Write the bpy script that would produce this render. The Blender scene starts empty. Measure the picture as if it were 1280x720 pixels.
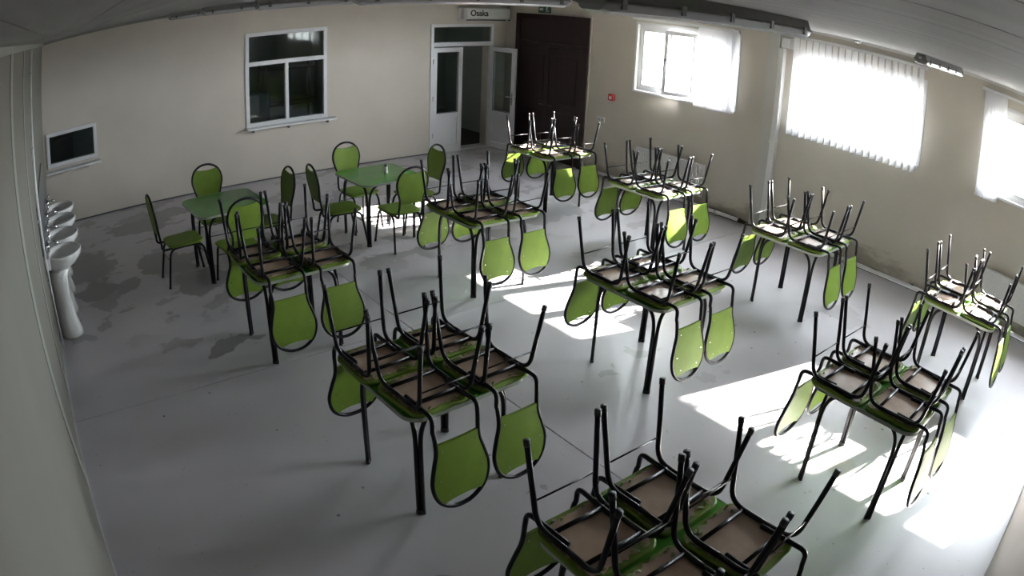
import bpy, bmesh, math, random
from mathutils import Vector, Matrix

random.seed(7)
scene = bpy.context.scene
C = scene.collection

# ------------------------------------------------------------------ camera
# wide-angle wall camera with barrel distortion (polynomial lens)
CAM_H = 2.92632
cam_data = bpy.data.cameras.new('camera')
cam = bpy.data.objects.new('camera', cam_data)
C.objects.link(cam)
Rm = Matrix(((0.784952, 0.219164, -0.579497), (-0.618285, 0.336991, -0.710043), (0.039669, 0.915644, 0.400028)))
cam.matrix_world = Matrix.Translation((0, 0, CAM_H)) @ Rm.to_4x4()
cam_data.type = 'PANO'
cam_data.sensor_fit = 'HORIZONTAL'
cam_data.sensor_width = 36.0
cam_data.sensor_height = 20.25
cam_data.panorama_type = 'FISHEYE_LENS_POLYNOMIAL'
cam_data.fisheye_fov = math.radians(180)
cam_data.fisheye_polynomial_k0 = 0.0
cam_data.fisheye_polynomial_k1 = -0.040187420722
cam_data.fisheye_polynomial_k2 = -0.000159016140
cam_data.fisheye_polynomial_k3 = 2.2031983520e-05
cam_data.fisheye_polynomial_k4 = -1.2498423906e-06
cam_data.clip_start = 0.02
cam_data.clip_end = 500
scene.camera = cam

# ------------------------------------------------------------------ world, sun, exposure
SKY = 33.0
SUN = 62.0
EXPOSURE = 1.24
world = bpy.data.worlds.new('sky')
scene.world = world
world.use_nodes = True
wn = world.node_tree
bg = wn.nodes['Background']
bg.inputs[0].default_value = (0.86, 0.94, 1.0, 1)
bg.inputs[1].default_value = SKY

sun_data = bpy.data.lights.new('sun', 'SUN')
sun_data.energy = SUN
sun_data.angle = math.radians(0.7)
sun_data.color = (1.0, 0.95, 0.87)
sun = bpy.data.objects.new('sun', sun_data)
C.objects.link(sun)
sun.location = (20, -3, 10)
sun.rotation_euler = Vector((-1.0, 0.27, -0.555)).to_track_quat('-Z', 'Y').to_euler()

scene.view_settings.view_transform = 'Standard'
scene.view_settings.look = 'None'
scene.view_settings.gamma = 1.0
scene.view_settings.use_curve_mapping = False
scene.view_settings.exposure = EXPOSURE
scene.cycles.use_denoising = True
scene.cycles.max_bounces = 14
scene.cycles.diffuse_bounces = 8
scene.cycles.transparent_max_bounces = 24
scene.cycles.caustics_reflective = False
scene.cycles.caustics_refractive = False
scene.cycles.sample_clamp_indirect = 12.0

# ------------------------------------------------------------------ room measures (metres)
XL, XR, YB, YN, H = -0.36, 8.52, 10.96, -0.33, 2.985
YN2, XN = -2.4, 5.7          # the room goes on behind the near wall's end
TH = 0.34                    # wall thickness

# windows in the right wall: (y0, y1, z0, z1)
WIN_A = (5.60, 7.54, 1.60, 2.68)
WIN_B = (2.62, 4.60, 1.58, 2.66)
WIN_C = (-1.30, 1.62, 1.60, 2.68)
for (y0, y1, z0, z1) in (WIN_A, WIN_B, WIN_C):      # sky portals guide the daylight sampling
    ld = bpy.data.lights.new('window_portal', 'AREA')
    ld.shape = 'RECTANGLE'
    ld.size = z1 - z0
    ld.size_y = y1 - y0
    lo = bpy.data.objects.new('window_portal', ld)
    C.objects.link(lo)
    lo.location = (XR + TH + 0.02, (y0 + y1) / 2, (z0 + z1) / 2)
    lo.rotation_euler = (0, math.radians(90), 0)
    ld.cycles.is_portal = True

# ------------------------------------------------------------------ materials
def new_mat(name):
    m = bpy.data.materials.new(name)
    m.use_nodes = True
    nt = m.node_tree
    return m, nt, nt.nodes['Principled BSDF']

def node(nt, kind, **kw):
    n = nt.nodes.new(kind)
    for k, v in kw.items():
        setattr(n, k, v)
    return n

def ramp(nt, a, b, ca=(0, 0, 0, 1), cb=(1, 1, 1, 1)):
    r = node(nt, 'ShaderNodeValToRGB')
    r.color_ramp.elements[0].position = a
    r.color_ramp.elements[1].position = b
    r.color_ramp.elements[0].color = ca
    r.color_ramp.elements[1].color = cb
    return r

def simple(name, col, rough=0.5, metal=0.0, var=0.08, scale=30.0, bump=0.0, coat=0.0, spec=0.5):
    m, nt, b = new_mat(name)
    tc = node(nt, 'ShaderNodeTexCoord')
    nz = node(nt, 'ShaderNodeTexNoise')
    nz.inputs['Scale'].default_value = scale
    nz.inputs['Detail'].default_value = 3
    nt.links.new(tc.outputs['Object'], nz.inputs['Vector'])
    c0 = tuple(max(0, c * (1 - var)) for c in col) + (1,)
    c1 = tuple(min(1, c * (1 + var)) for c in col) + (1,)
    r = ramp(nt, 0.3, 0.7, c0, c1)
    nt.links.new(nz.outputs['Fac'], r.inputs['Fac'])
    nt.links.new(r.outputs['Color'], b.inputs['Base Color'])
    b.inputs['Roughness'].default_value = rough
    b.inputs['Metallic'].default_value = metal
    b.inputs['Specular IOR Level'].default_value = spec
    b.inputs['Coat Weight'].default_value = coat
    if bump:
        bp = node(nt, 'ShaderNodeBump')
        bp.inputs['Strength'].default_value = bump
        bp.inputs['Distance'].default_value = 0.01
        nt.links.new(nz.outputs['Fac'], bp.inputs['Height'])
        nt.links.new(bp.outputs['Normal'], b.inputs['Normal'])
    return m

def wall_mat(name, col, dirt_axis=None):
    """painted plaster; dirt_axis: worn and stained strip near the floor"""
    m, nt, b = new_mat(name)
    L = nt.links.new
    geo = node(nt, 'ShaderNodeNewGeometry')
    n1 = node(nt, 'ShaderNodeTexNoise'); n1.inputs['Scale'].default_value = 1.3; n1.inputs['Detail'].default_value = 5
    L(geo.outputs['Position'], n1.inputs['Vector'])
    r1 = ramp(nt, 0.3, 0.7, tuple(c * 0.94 for c in col) + (1,), tuple(min(1, c * 1.04) for c in col) + (1,))
    L(n1.outputs['Fac'], r1.inputs['Fac'])
    out = r1.outputs['Color']
    if dirt_axis:
        sep = node(nt, 'ShaderNodeSeparateXYZ'); L(geo.outputs['Position'], sep.inputs[0])
        n2 = node(nt, 'ShaderNodeTexNoise'); n2.inputs['Scale'].default_value = 7; n2.inputs['Detail'].default_value = 8
        n2.inputs['Roughness'].default_value = 0.7
        mp = node(nt, 'ShaderNodeMapping'); mp.inputs['Scale'].default_value = (1, 0.45, 1.2)
        L(geo.outputs['Position'], mp.inputs[0]); L(mp.outputs[0], n2.inputs['Vector'])
        n3 = node(nt, 'ShaderNodeTexNoise'); n3.inputs['Scale'].default_value = 1.1; n3.inputs['Detail'].default_value = 3
        L(geo.outputs['Position'], n3.inputs['Vector'])
        # ragged border: z below  0.05 .. 0.5
        a = node(nt, 'ShaderNodeMath', operation='MULTIPLY_ADD'); a.inputs[1].default_value = -1.6; a.inputs[2].default_value = 1.08
        L(sep.outputs['Z'], a.inputs[0])
        bb = node(nt, 'ShaderNodeMath', operation='ADD'); L(a.outputs[0], bb.inputs[0]); L(n2.outputs['Fac'], bb.inputs[1])
        cc = node(nt, 'ShaderNodeMath', operation='ADD'); L(bb.outputs[0], cc.inputs[0]); L(n3.outputs['Fac'], cc.inputs[1])
        r2 = ramp(nt, 0.62, 0.80)
        r2.color_ramp.elements[0].position = 0.58; r2.color_ramp.elements[1].position = 0.66
        dv = node(nt, 'ShaderNodeMath', operation='DIVIDE'); dv.inputs[1].default_value = 2.8
        L(cc.outputs[0], dv.inputs[0]); L(dv.outputs[0], r2.inputs['Fac'])
        mx = node(nt, 'ShaderNodeMixRGB'); mx.inputs[2].default_value = (0.20, 0.165, 0.12, 1)
        sc = node(nt, 'ShaderNodeMath', operation='MULTIPLY'); sc.inputs[1].default_value = 0.55
        L(r2.outputs['Color'], sc.inputs[0]); L(sc.outputs[0], mx.inputs[0]); L(out, mx.inputs[1])
        out = mx.outputs[0]
    L(out, b.inputs['Base Color'])
    b.inputs['Roughness'].default_value = 0.62
    b.inputs['Specular IOR Level'].default_value = 0.3
    nb = node(nt, 'ShaderNodeTexNoise'); nb.inputs['Scale'].default_value = 60; nb.inputs['Detail'].default_value = 4
    L(geo.outputs['Position'], nb.inputs['Vector'])
    bp = node(nt, 'ShaderNodeBump'); bp.inputs['Strength'].default_value = 0.12; bp.inputs['Distance'].default_value = 0.005
    L(nb.outputs['Fac'], bp.inputs['Height']); L(bp.outputs['Normal'], b.inputs['Normal'])
    return m

def floor_mat():
    m, nt, b = new_mat('grey_floor_paint')
    L = nt.links.new
    geo = node(nt, 'ShaderNodeNewGeometry')
    base = (0.505, 0.487, 0.512)
    n1 = node(nt, 'ShaderNodeTexNoise'); n1.inputs['Scale'].default_value = 0.9; n1.inputs['Detail'].default_value = 6
    L(geo.outputs['Position'], n1.inputs['Vector'])
    r1 = ramp(nt, 0.3, 0.72, tuple(c * 0.90 for c in base) + (1,), tuple(c * 1.06 for c in base) + (1,))
    L(n1.outputs['Fac'], r1.inputs['Fac'])
    # distorted position for the wet stains
    nd = node(nt, 'ShaderNodeTexNoise'); nd.inputs['Scale'].default_value = 3.2; nd.inputs['Detail'].default_value = 4
    L(geo.outputs['Position'], nd.inputs['Vector'])
    sub = node(nt, 'ShaderNodeVectorMath', operation='SUBTRACT'); sub.inputs[1].default_value = (0.5, 0.5, 0.5)
    L(nd.outputs['Color'], sub.inputs[0])
    scl = node(nt, 'ShaderNodeVectorMath', operation='SCALE'); scl.inputs['Scale'].default_value = 0.75
    L(sub.outputs[0], scl.inputs[0])
    add = node(nt, 'ShaderNodeVectorMath', operation='ADD')
    L(geo.outputs['Position'], add.inputs[0]); L(scl.outputs[0], add.inputs[1])
    stains = [  # x, y, rx, ry, strength
        (1.16, 9.85, .55, .32, .85), (1.75, 10.2, .45, .22, .8), (1.2, 8.05, .42, .42, .9), (1.5, 7.3, .35, .40, .9),
        (1.36, 5.62, .24, .17, .9), (0.2, 8.6, .35, .6, .8), (0.2, 7.7, .25, .35, .85), (0.58, 7.66, .16, .2, .8),
        (8.2, 9.6, .55, .7, .7), (7.6, 8.8, .5, .5, .6), (6.45, 7.05, .45, .35, .6), (7.3, 7.3, .55, .22, .6), (5.95, 6.9, .35, .3, .55),
        (3.0, 7.1, .5, .3, .6), (3.6, 8.9, .6, .3, .65), (2.6, 9.2, .5, .3, .7), (4.8, 9.3, .7, .3, .6), (6.2, 9.8, .8, .35, .6),
        (3.85, 3.47, .10, .07, .5), (4.36, 3.52, .14, .08, .45), (4.49, 2.81, .15, .07, .3), (7.1, 5.9, .3, .15, .5),
        (5.6, 5.45, .3, .10, .4), (2.3, 2.35, .05, .03, .6), (1.35, 2.2, .07, .04, .6), (6.9, 2.6, .3, .2, .35), (6.1, 2.0, .28, .2, .35),
        (2.45, 2.55, .05, .04, .6), (0.9, 5.9, .2, .1, .5), (2.35, 4.2, .12, .06, .5)]
    prev = None
    for (x, y, rx, ry, s) in stains:
        sb = node(nt, 'ShaderNodeVectorMath', operation='SUBTRACT'); sb.inputs[1].default_value = (x, y, 0)
        L(add.outputs[0], sb.inputs[0])
        ml = node(nt, 'ShaderNodeVectorMath', operation='MULTIPLY'); ml.inputs[1].default_value = (1 / rx, 1 / ry, 0)
        L(sb.outputs[0], ml.inputs[0])
        ln = node(nt, 'ShaderNodeVectorMath', operation='LENGTH'); L(ml.outputs[0], ln.inputs[0])
        mr = node(nt, 'ShaderNodeMapRange'); mr.inputs['From Min'].default_value = 1.06; mr.inputs['From Max'].default_value = 0.94
        mr.inputs['To Max'].default_value = s
        L(ln.outputs['Value'], mr.inputs['Value'])
        if prev is None:
            prev = mr.outputs['Result']
        else:
            mxm = node(nt, 'ShaderNodeMath', operation='MAXIMUM'); L(prev, mxm.inputs[0]); L(mr.outputs['Result'], mxm.inputs[1])
            prev = mxm.outputs[0]
    # scattered wet patches towards the back wall
    ns = node(nt, 'ShaderNodeTexNoise'); ns.inputs['Scale'].default_value = 1.9; ns.inputs['Detail'].default_value = 3; ns.inputs['Roughness'].default_value = 0.55
    L(geo.outputs['Position'], ns.inputs['Vector'])
    rs = node(nt, 'ShaderNodeMapRange'); rs.inputs['From Min'].default_value = 0.555; rs.inputs['From Max'].default_value = 0.575; rs.inputs['To Max'].default_value = 0.6
    L(ns.outputs['Fac'], rs.inputs['Value'])
    sy = node(nt, 'ShaderNodeSeparateXYZ'); L(add.outputs[0], sy.inputs[0])
    ry = node(nt, 'ShaderNodeMapRange'); ry.inputs['From Min'].default_value = 6.0; ry.inputs['From Max'].default_value = 6.6
    L(sy.outputs['Y'], ry.inputs['Value'])
    ms = node(nt, 'ShaderNodeMath', operation='MULTIPLY'); L(rs.outputs['Result'], ms.inputs[0]); L(ry.outputs['Result'], ms.inputs[1])
    mxm = node(nt, 'ShaderNodeMath', operation='MAXIMUM'); L(prev, mxm.inputs[0]); L(ms.outputs[0], mxm.inputs[1])
    prev = mxm.outputs[0]
    mx = node(nt, 'ShaderNodeMixRGB'); mx.inputs[2].default_value = (0.185, 0.18, 0.17, 1)
    sc = node(nt, 'ShaderNodeMath', operation='MULTIPLY'); sc.inputs[1].default_value = 0.85
    L(prev, sc.inputs[0]); L(sc.outputs[0], mx.inputs[0]); L(r1.outputs['Color'], mx.inputs[1])
    # sandy spill beside the front right table
    sb = node(nt, 'ShaderNodeVectorMath', operation='SUBTRACT'); sb.inputs[1].default_value = (4.25, 1.36, 0)
    L(add.outputs[0], sb.inputs[0])
    ml = node(nt, 'ShaderNodeVectorMath', operation='MULTIPLY'); ml.inputs[1].default_value = (1 / .2, 1 / .16, 0)
    L(sb.outputs[0], ml.inputs[0])
    ln = node(nt, 'ShaderNodeVectorMath', operation='LENGTH'); L(ml.outputs[0], ln.inputs[0])
    mr = node(nt, 'ShaderNodeMapRange'); mr.inputs['From Min'].default_value = 1.2; mr.inputs['From Max'].default_value = 0.8
    mr.inputs['To Max'].default_value = 0.7
    L(ln.outputs['Value'], mr.inputs['Value'])
    mxs = node(nt, 'ShaderNodeMixRGB'); mxs.inputs[2].default_value = (0.40, 0.36, 0.30, 1)
    L(mr.outputs['Result'], mxs.inputs[0]); L(mx.outputs[0], mxs.inputs[1])
    # specks and crumbs
    vo = node(nt, 'ShaderNodeTexVoronoi'); vo.inputs['Scale'].default_value = 5.5
    L(geo.outputs['Position'], vo.inputs['Vector'])
    rv = node(nt, 'ShaderNodeMapRange'); rv.inputs['From Min'].default_value = 0.085; rv.inputs['From Max'].default_value = 0.05
    L(vo.outputs['Distance'], rv.inputs['Value'])
    sepc = node(nt, 'ShaderNodeSeparateColor'); L(vo.outputs['Color'], sepc.inputs[0])
    gt = node(nt, 'ShaderNodeMath', operation='GREATER_THAN'); gt.inputs[1].default_value = 0.45
    L(sepc.outputs[0], gt.inputs[0])
    sm = node(nt, 'ShaderNodeMath', operation='MULTIPLY'); L(rv.outputs['Result'], sm.inputs[0]); L(gt.outputs[0], sm.inputs[1])
    sm2 = node(nt, 'ShaderNodeMath', operation='MULTIPLY'); L(sm.outputs[0], sm2.inputs[0]); L(sepc.outputs[1], sm2.inputs[1])
    vq = node(nt, 'ShaderNodeTexVoronoi'); vq.inputs['Scale'].default_value = 11.0
    L(add.outputs[0], vq.inputs['Vector'])
    rq = node(nt, 'ShaderNodeMapRange'); rq.inputs['From Min'].default_value = 0.11; rq.inputs['From Max'].default_value = 0.06; rq.inputs['To Max'].default_value = 0.7
    L(vq.outputs['Distance'], rq.inputs['Value'])
    sq = node(nt, 'ShaderNodeSeparateColor'); L(vq.outputs['Color'], sq.inputs[0])
    gq = node(nt, 'ShaderNodeMath', operation='GREATER_THAN'); gq.inputs[1].default_value = 0.78; L(sq.outputs[0], gq.inputs[0])
    mq = node(nt, 'ShaderNodeMath', operation='MULTIPLY'); L(rq.outputs['Result'], mq.inputs[0]); L(gq.outputs[0], mq.inputs[1])
    xq = node(nt, 'ShaderNodeMath', operation='MAXIMUM'); L(mq.outputs[0], xq.inputs[0]); L(sm2.outputs[0], xq.inputs[1])
    mx2 = node(nt, 'ShaderNodeMixRGB'); mx2.inputs[2].default_value = (0.10, 0.095, 0.09, 1)
    L(xq.outputs[0], mx2.inputs[0]); L(mxs.outputs[0], mx2.inputs[1])
    L(mx2.outputs[0], b.inputs['Base Color'])
    n4 = node(nt, 'ShaderNodeTexNoise'); n4.inputs['Scale'].default_value = 2.5; n4.inputs['Detail'].default_value = 6
    L(geo.outputs['Position'], n4.inputs['Vector'])
    rr = node(nt, 'ShaderNodeMapRange'); rr.inputs['To Min'].default_value = 0.26; rr.inputs['To Max'].default_value = 0.42
    L(n4.outputs['Fac'], rr.inputs['Value']); L(rr.outputs['Result'], b.inputs['Roughness'])
    b.inputs['Specular IOR Level'].default_value = 0.5
    nb = node(nt, 'ShaderNodeTexNoise'); nb.inputs['Scale'].default_value = 8; nb.inputs['Detail'].default_value = 5
    L(geo.outputs['Position'], nb.inputs['Vector'])
    bp = node(nt, 'ShaderNodeBump'); bp.inputs['Strength'].default_value = 0.06; bp.inputs['Distance'].default_value = 0.01
    L(nb.outputs['Fac'], bp.inputs['Height']); L(bp.outputs['Normal'], b.inputs['Normal'])
    return m

def board_mat():
    """brown pressed board"""
    m, nt, b = new_mat('brown_board')
    L = nt.links.new
    tc = node(nt, 'ShaderNodeTexCoord')
    oi = node(nt, 'ShaderNodeObjectInfo')
    n1 = node(nt, 'ShaderNodeTexNoise'); n1.inputs['Scale'].default_value = 14; n1.inputs['Detail'].default_value = 6
    L(tc.outputs['Object'], n1.inputs['Vector'])
    r = ramp(nt, 0.3, 0.7, (0.36, 0.26, 0.185, 1), (0.45, 0.335, 0.245, 1))
    L(n1.outputs['Fac'], r.inputs['Fac'])
    mx = node(nt, 'ShaderNodeMixRGB', blend_type='MULTIPLY'); mx.inputs[0].default_value = 1
    rg = ramp(nt, 0.0, 1.0, (0.82, 0.82, 0.82, 1), (1.08, 1.06, 1.04, 1))
    L(oi.outputs['Random'], rg.inputs['Fac']); L(r.outputs['Color'], mx.inputs[1]); L(rg.outputs['Color'], mx.inputs[2])
    L(mx.outputs[0], b.inputs['Base Color'])
    b.inputs['Roughness'].default_value = 0.30
    return m

def vinyl_mat(name, col):
    m, nt, b = new_mat(name)
    L = nt.links.new
    tc = node(nt, 'ShaderNodeTexCoord')
    oi = node(nt, 'ShaderNodeObjectInfo')
    n1 = node(nt, 'ShaderNodeTexNoise'); n1.inputs['Scale'].default_value = 9; n1.inputs['Detail'].default_value = 4
    L(tc.outputs['Object'], n1.inputs['Vector'])
    r = ramp(nt, 0.25, 0.75, tuple(c * 0.88 for c in col) + (1,), tuple(min(1, c * 1.1) for c in col) + (1,))
    L(n1.outputs['Fac'], r.inputs['Fac'])
    hs = node(nt, 'ShaderNodeHueSaturation')
    mr = node(nt, 'ShaderNodeMapRange'); mr.inputs['To Min'].default_value = 0.88; mr.inputs['To Max'].default_value = 1.12
    L(oi.outputs['Random'], mr.inputs['Value']); L(mr.outputs['Result'], hs.inputs['Value']); L(r.outputs['Color'], hs.inputs['Color'])
    L(hs.outputs['Color'], b.inputs['Base Color'])
    b.inputs['Roughness'].default_value = 0.5
    b.inputs['Specular IOR Level'].default_value = 0.25
    vb = node(nt, 'ShaderNodeTexVoronoi'); vb.inputs['Scale'].default_value = 220
    L(tc.outputs['Object'], vb.inputs['Vector'])
    bp = node(nt, 'ShaderNodeBump'); bp.inputs['Strength'].default_value = 0.1; bp.inputs['Distance'].default_value = 0.002
    L(vb.outputs['Distance'], bp.inputs['Height']); L(bp.outputs['Normal'], b.inputs['Normal'])
    return m

def glass_mat(name, tint=(1, 1, 1), rough=0.02, refl=1.0):
    m = bpy.data.materials.new(name); m.use_nodes = True
    nt = m.node_tree; L = nt.links.new
    nt.nodes.remove(nt.nodes['Principled BSDF'])
    out = nt.nodes['Material Output']
    tr = node(nt, 'ShaderNodeBsdfTransparent'); tr.inputs[0].default_value = tint + (1,)
    gl = node(nt, 'ShaderNodeBsdfGlossy'); gl.inputs['Roughness'].default_value = rough
    lw0 = node(nt, 'ShaderNodeLayerWeight'); lw0.inputs['Blend'].default_value = 0.5
    pw = node(nt, 'ShaderNodeMath', operation='POWER'); pw.inputs[1].default_value = 5.0; L(lw0.outputs['Facing'], pw.inputs[0])
    lw = node(nt, 'ShaderNodeMath', operation='MULTIPLY_ADD'); lw.inputs[1].default_value = 0.96; lw.inputs[2].default_value = 0.04; L(pw.outputs[0], lw.inputs[0])
    nz = node(nt, 'ShaderNodeTexNoise'); nz.inputs['Scale'].default_value = 4
    mul = node(nt, 'ShaderNodeMath', operation='MULTIPLY'); mul.inputs[1].default_value = refl
    L(lw.outputs[0], mul.inputs[0])
    mr = node(nt, 'ShaderNodeMapRange'); mr.inputs['To Min'].default_value = rough; mr.inputs['To Max'].default_value = rough + 0.03
    L(nz.outputs['Fac'], mr.inputs['Value']); L(mr.outputs['Result'], gl.inputs['Roughness'])
    mx = node(nt, 'ShaderNodeMixShader')
    L(mul.outputs[0], mx.inputs[0]); L(tr.outputs[0], mx.inputs[1]); L(gl.outputs[0], mx.inputs[2])
    L(mx.outputs[0], out.inputs[0])
    return m

def cover_mat():
    """clear ribbed plastic of the lamp covers"""
    m, nt, b = new_mat('ribbed_lamp_cover')
    L = nt.links.new
    tc = node(nt, 'ShaderNodeTexCoord')
    wv = node(nt, 'ShaderNodeTexWave'); wv.inputs['Scale'].default_value = 40
    L(tc.outputs['Object'], wv.inputs['Vector'])
    bp = node(nt, 'ShaderNodeBump'); bp.inputs['Strength'].default_value = 0.1; L(wv.outputs['Fac'], bp.inputs['Height']); L(bp.outputs['Normal'], b.inputs['Normal'])
    b.inputs['Base Color'].default_value = (0.62, 0.63, 0.66, 1); b.inputs['Roughness'].default_value = 0.15
    tr = node(nt, 'ShaderNodeBsdfTransparent'); mx = node(nt, 'ShaderNodeMixShader'); mx.inputs[0].default_value = 0.6
    L(tr.outputs[0], mx.inputs[1]); L(b.outputs[0], mx.inputs[2]); L(mx.outputs[0], nt.nodes['Material Output'].inputs[0])
    return m

def blind_mat():
    m = bpy.data.materials.new('white_blind_fabric'); m.use_nodes = True
    nt = m.node_tree; L = nt.links.new
    nt.nodes.remove(nt.nodes['Principled BSDF'])
    out = nt.nodes['Material Output']
    tc = node(nt, 'ShaderNodeTexCoord')
    wv = node(nt, 'ShaderNodeTexNoise'); wv.inputs['Scale'].default_value = 60
    L(tc.outputs['Object'], wv.inputs['Vector'])
    r = ramp(nt, 0.3, 0.7, (0.74, 0.74, 0.76, 1), (0.82, 0.82, 0.83, 1)); L(wv.outputs['Fac'], r.inputs['Fac'])
    df = node(nt, 'ShaderNodeBsdfDiffuse'); tl = node(nt, 'ShaderNodeBsdfTranslucent')
    L(r.outputs['Color'], df.inputs[0]); L(r.outputs['Color'], tl.inputs[0])
    mx = node(nt, 'ShaderNodeMixShader'); mx.inputs[0].default_value = 0.5
    L(df.outputs[0], mx.inputs[1]); L(tl.outputs[0], mx.inputs[2]); L(mx.outputs[0], out.inputs[0])
    return m

def wood_mat():
    m, nt, b = new_mat('dark_brown_wood')
    L = nt.links.new
    tc = node(nt, 'ShaderNodeTexCoord')
    mp = node(nt, 'ShaderNodeMapping'); mp.inputs['Scale'].default_value = (14, 14, 1.2)
    L(tc.outputs['Object'], mp.inputs[0])
    nz = node(nt, 'ShaderNodeTexNoise'); nz.inputs['Scale'].default_value = 2; nz.inputs['Detail'].default_value = 6
    L(mp.outputs[0], nz.inputs['Vector'])
    r = ramp(nt, 0.3, 0.7, (0.017, 0.006, 0.006, 1), (0.028, 0.010, 0.009, 1))
    L(nz.outputs['Fac'], r.inputs['Fac']); L(r.outputs['Color'], b.inputs['Base Color'])
    b.inputs['Roughness'].default_value = 0.5
    return m

def ceiling_mat():
    m, nt, b = new_mat('white_ceiling_panel')
    L = nt.links.new
    geo = node(nt, 'ShaderNodeNewGeometry')
    mp = node(nt, 'ShaderNodeMapping'); mp.inputs['Scale'].default_value = (6, 0.35, 1)
    L(geo.outputs['Position'], mp.inputs[0])
    nz = node(nt, 'ShaderNodeTexNoise'); nz.inputs['Scale'].default_value = 1.6; nz.inputs['Detail'].default_value = 5
    L(mp.outputs[0], nz.inputs['Vector'])
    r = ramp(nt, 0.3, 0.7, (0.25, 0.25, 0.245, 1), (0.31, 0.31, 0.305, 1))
    L(nz.outputs['Fac'], r.inputs['Fac']); L(r.outputs['Color'], b.inputs['Base Color'])
    b.inputs['Roughness'].default_value = 0.7
    b.inputs['Specular IOR Level'].default_value = 0.1
    bp = node(nt, 'ShaderNodeBump'); bp.inputs['Strength'].default_value = 0.15; bp.inputs['Distance'].default_value = 0.01
    L(nz.outputs['Fac'], bp.inputs['Height']); L(bp.outputs['Normal'], b.inputs['Normal'])
    return m

M = {
    'wall': wall_mat('cream_wall_paint', (0.60, 0.555, 0.49)),
    'wall_r': wall_mat('cream_wall_paint_worn', (0.60, 0.56, 0.49), True),
    'wall_l': wall_mat('darkened_wall_paint', (0.175, 0.17, 0.148)),  # dimness at the left of the view put into these walls' base colour
    'service': wall_mat('grey_green_wall_paint', (0.42, 0.47, 0.45)),
    'floor': floor_mat(),
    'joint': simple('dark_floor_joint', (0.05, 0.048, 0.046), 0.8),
    'ceil': ceiling_mat(),
    'pvc': simple('white_plastic', (0.72, 0.73, 0.75), 0.35, var=0.03),
    'white': simple('white_enamel', (0.74, 0.74, 0.73), 0.3, var=0.04),
    'ceramic': simple('white_ceramic', (0.78, 0.78, 0.77), 0.12, var=0.03, coat=0.3),
    'grey': simple('light_grey_plastic', (0.45, 0.46, 0.46), 0.4, var=0.05),
    'dgrey': simple('dark_grey_plastic', (0.10, 0.10, 0.105), 0.45),
    'black': simple('black_rubber', (0.022, 0.022, 0.024), 0.55),
    'tube': simple('black_painted_steel', (0.011, 0.010, 0.013), 0.30, var=0.25, scale=20, spec=0.22),
    'chrome': simple('chrome', (0.75, 0.75, 0.76), 0.15, metal=1.0, var=0.03),
    'alu': simple('pale_edge_band', (0.30, 0.33, 0.27), 0.3, var=0.05),
    'vinyl': vinyl_mat('green_vinyl', (0.140, 0.222, 0.026)),
    'top': simple('green_table_laminate', (0.065, 0.25, 0.030), 0.16, var=0.08, scale=6, spec=0.22),
    'board': board_mat(),
    'wood': wood_mat(),
    'glass': glass_mat('clear_glass'),
    'dglass': glass_mat('interior_glass', (0.75, 0.80, 0.80)),
    'cover': cover_mat(),
    'tray': simple('grey_lamp_tray', (0.26, 0.26, 0.255), 0.4),
    'blind': blind_mat(),
    'red': simple('red_plastic', (0.45, 0.03, 0.025), 0.4),
    'green': simple('green_sign', (0.012, 0.06, 0.03), 0.4),
    'signwhite': simple('sign_white', (0.7, 0.72, 0.7), 0.5),
    'slate': simple('slate_blue_board', (0.10, 0.13, 0.16), 0.5),
    'earth': simple('pale_concrete_ground', (0.14, 0.135, 0.125), 0.9, scale=2),
    'dirt': simple('dark_crumbled_plaster', (0.075, 0.062, 0.05), 0.9, var=0.5, scale=25),
    'pillar': wall_mat('pale_grey_pillar_paint', (0.57, 0.565, 0.53)),
    'duct': simple('pale_duct_plastic', (0.26, 0.26, 0.235), 0.5, var=0.03),
    'debris': simple('green_vinyl_scrap', (0.22, 0.32, 0.10), 0.6),
}

# ------------------------------------------------------------------ mesh helpers
def finish(name, bm, mat, parent=None, smooth=False, kind=None):
    bmesh.ops.recalc_face_normals(bm, faces=bm.faces[:])
    me = bpy.data.meshes.new(name)
    bm.to_mesh(me); bm.free()
    if smooth:
        for p in me.polygons:
            p.use_smooth = True
    me.materials.append(M[mat] if isinstance(mat, str) else mat)
    o = bpy.data.objects.new(name, me)
    C.objects.link(o)
    if parent is not None:
        o.parent = parent
    if kind:
        o['kind'] = kind
    return o

def box(bm, x0, x1, y0, y1, z0, z1, bevel=0.0):
    b2 = bmesh.new()
    bmesh.ops.create_cube(b2, size=1.0)
    for v in b2.verts:
        v.co = Vector(((x0 + x1) / 2 + v.co.x * (x1 - x0), (y0 + y1) / 2 + v.co.y * (y1 - y0), (z0 + z1) / 2 + v.co.z * (z1 - z0)))
    if bevel:
        bmesh.ops.bevel(b2, geom=b2.edges[:], offset=bevel, segments=2, affect='EDGES', profile=0.6)
    tmp = bpy.data.meshes.new('tmp'); b2.to_mesh(tmp); b2.free()
    bm.from_mesh(tmp); bpy.data.meshes.remove(tmp)
    return bm

def boxo(name, x0, x1, y0, y1, z0, z1, mat, parent=None, bevel=0.0, kind=None):
    return finish(name, box(bmesh.new(), x0, x1, y0, y1, z0, z1, bevel), mat, parent, kind=kind)

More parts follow.
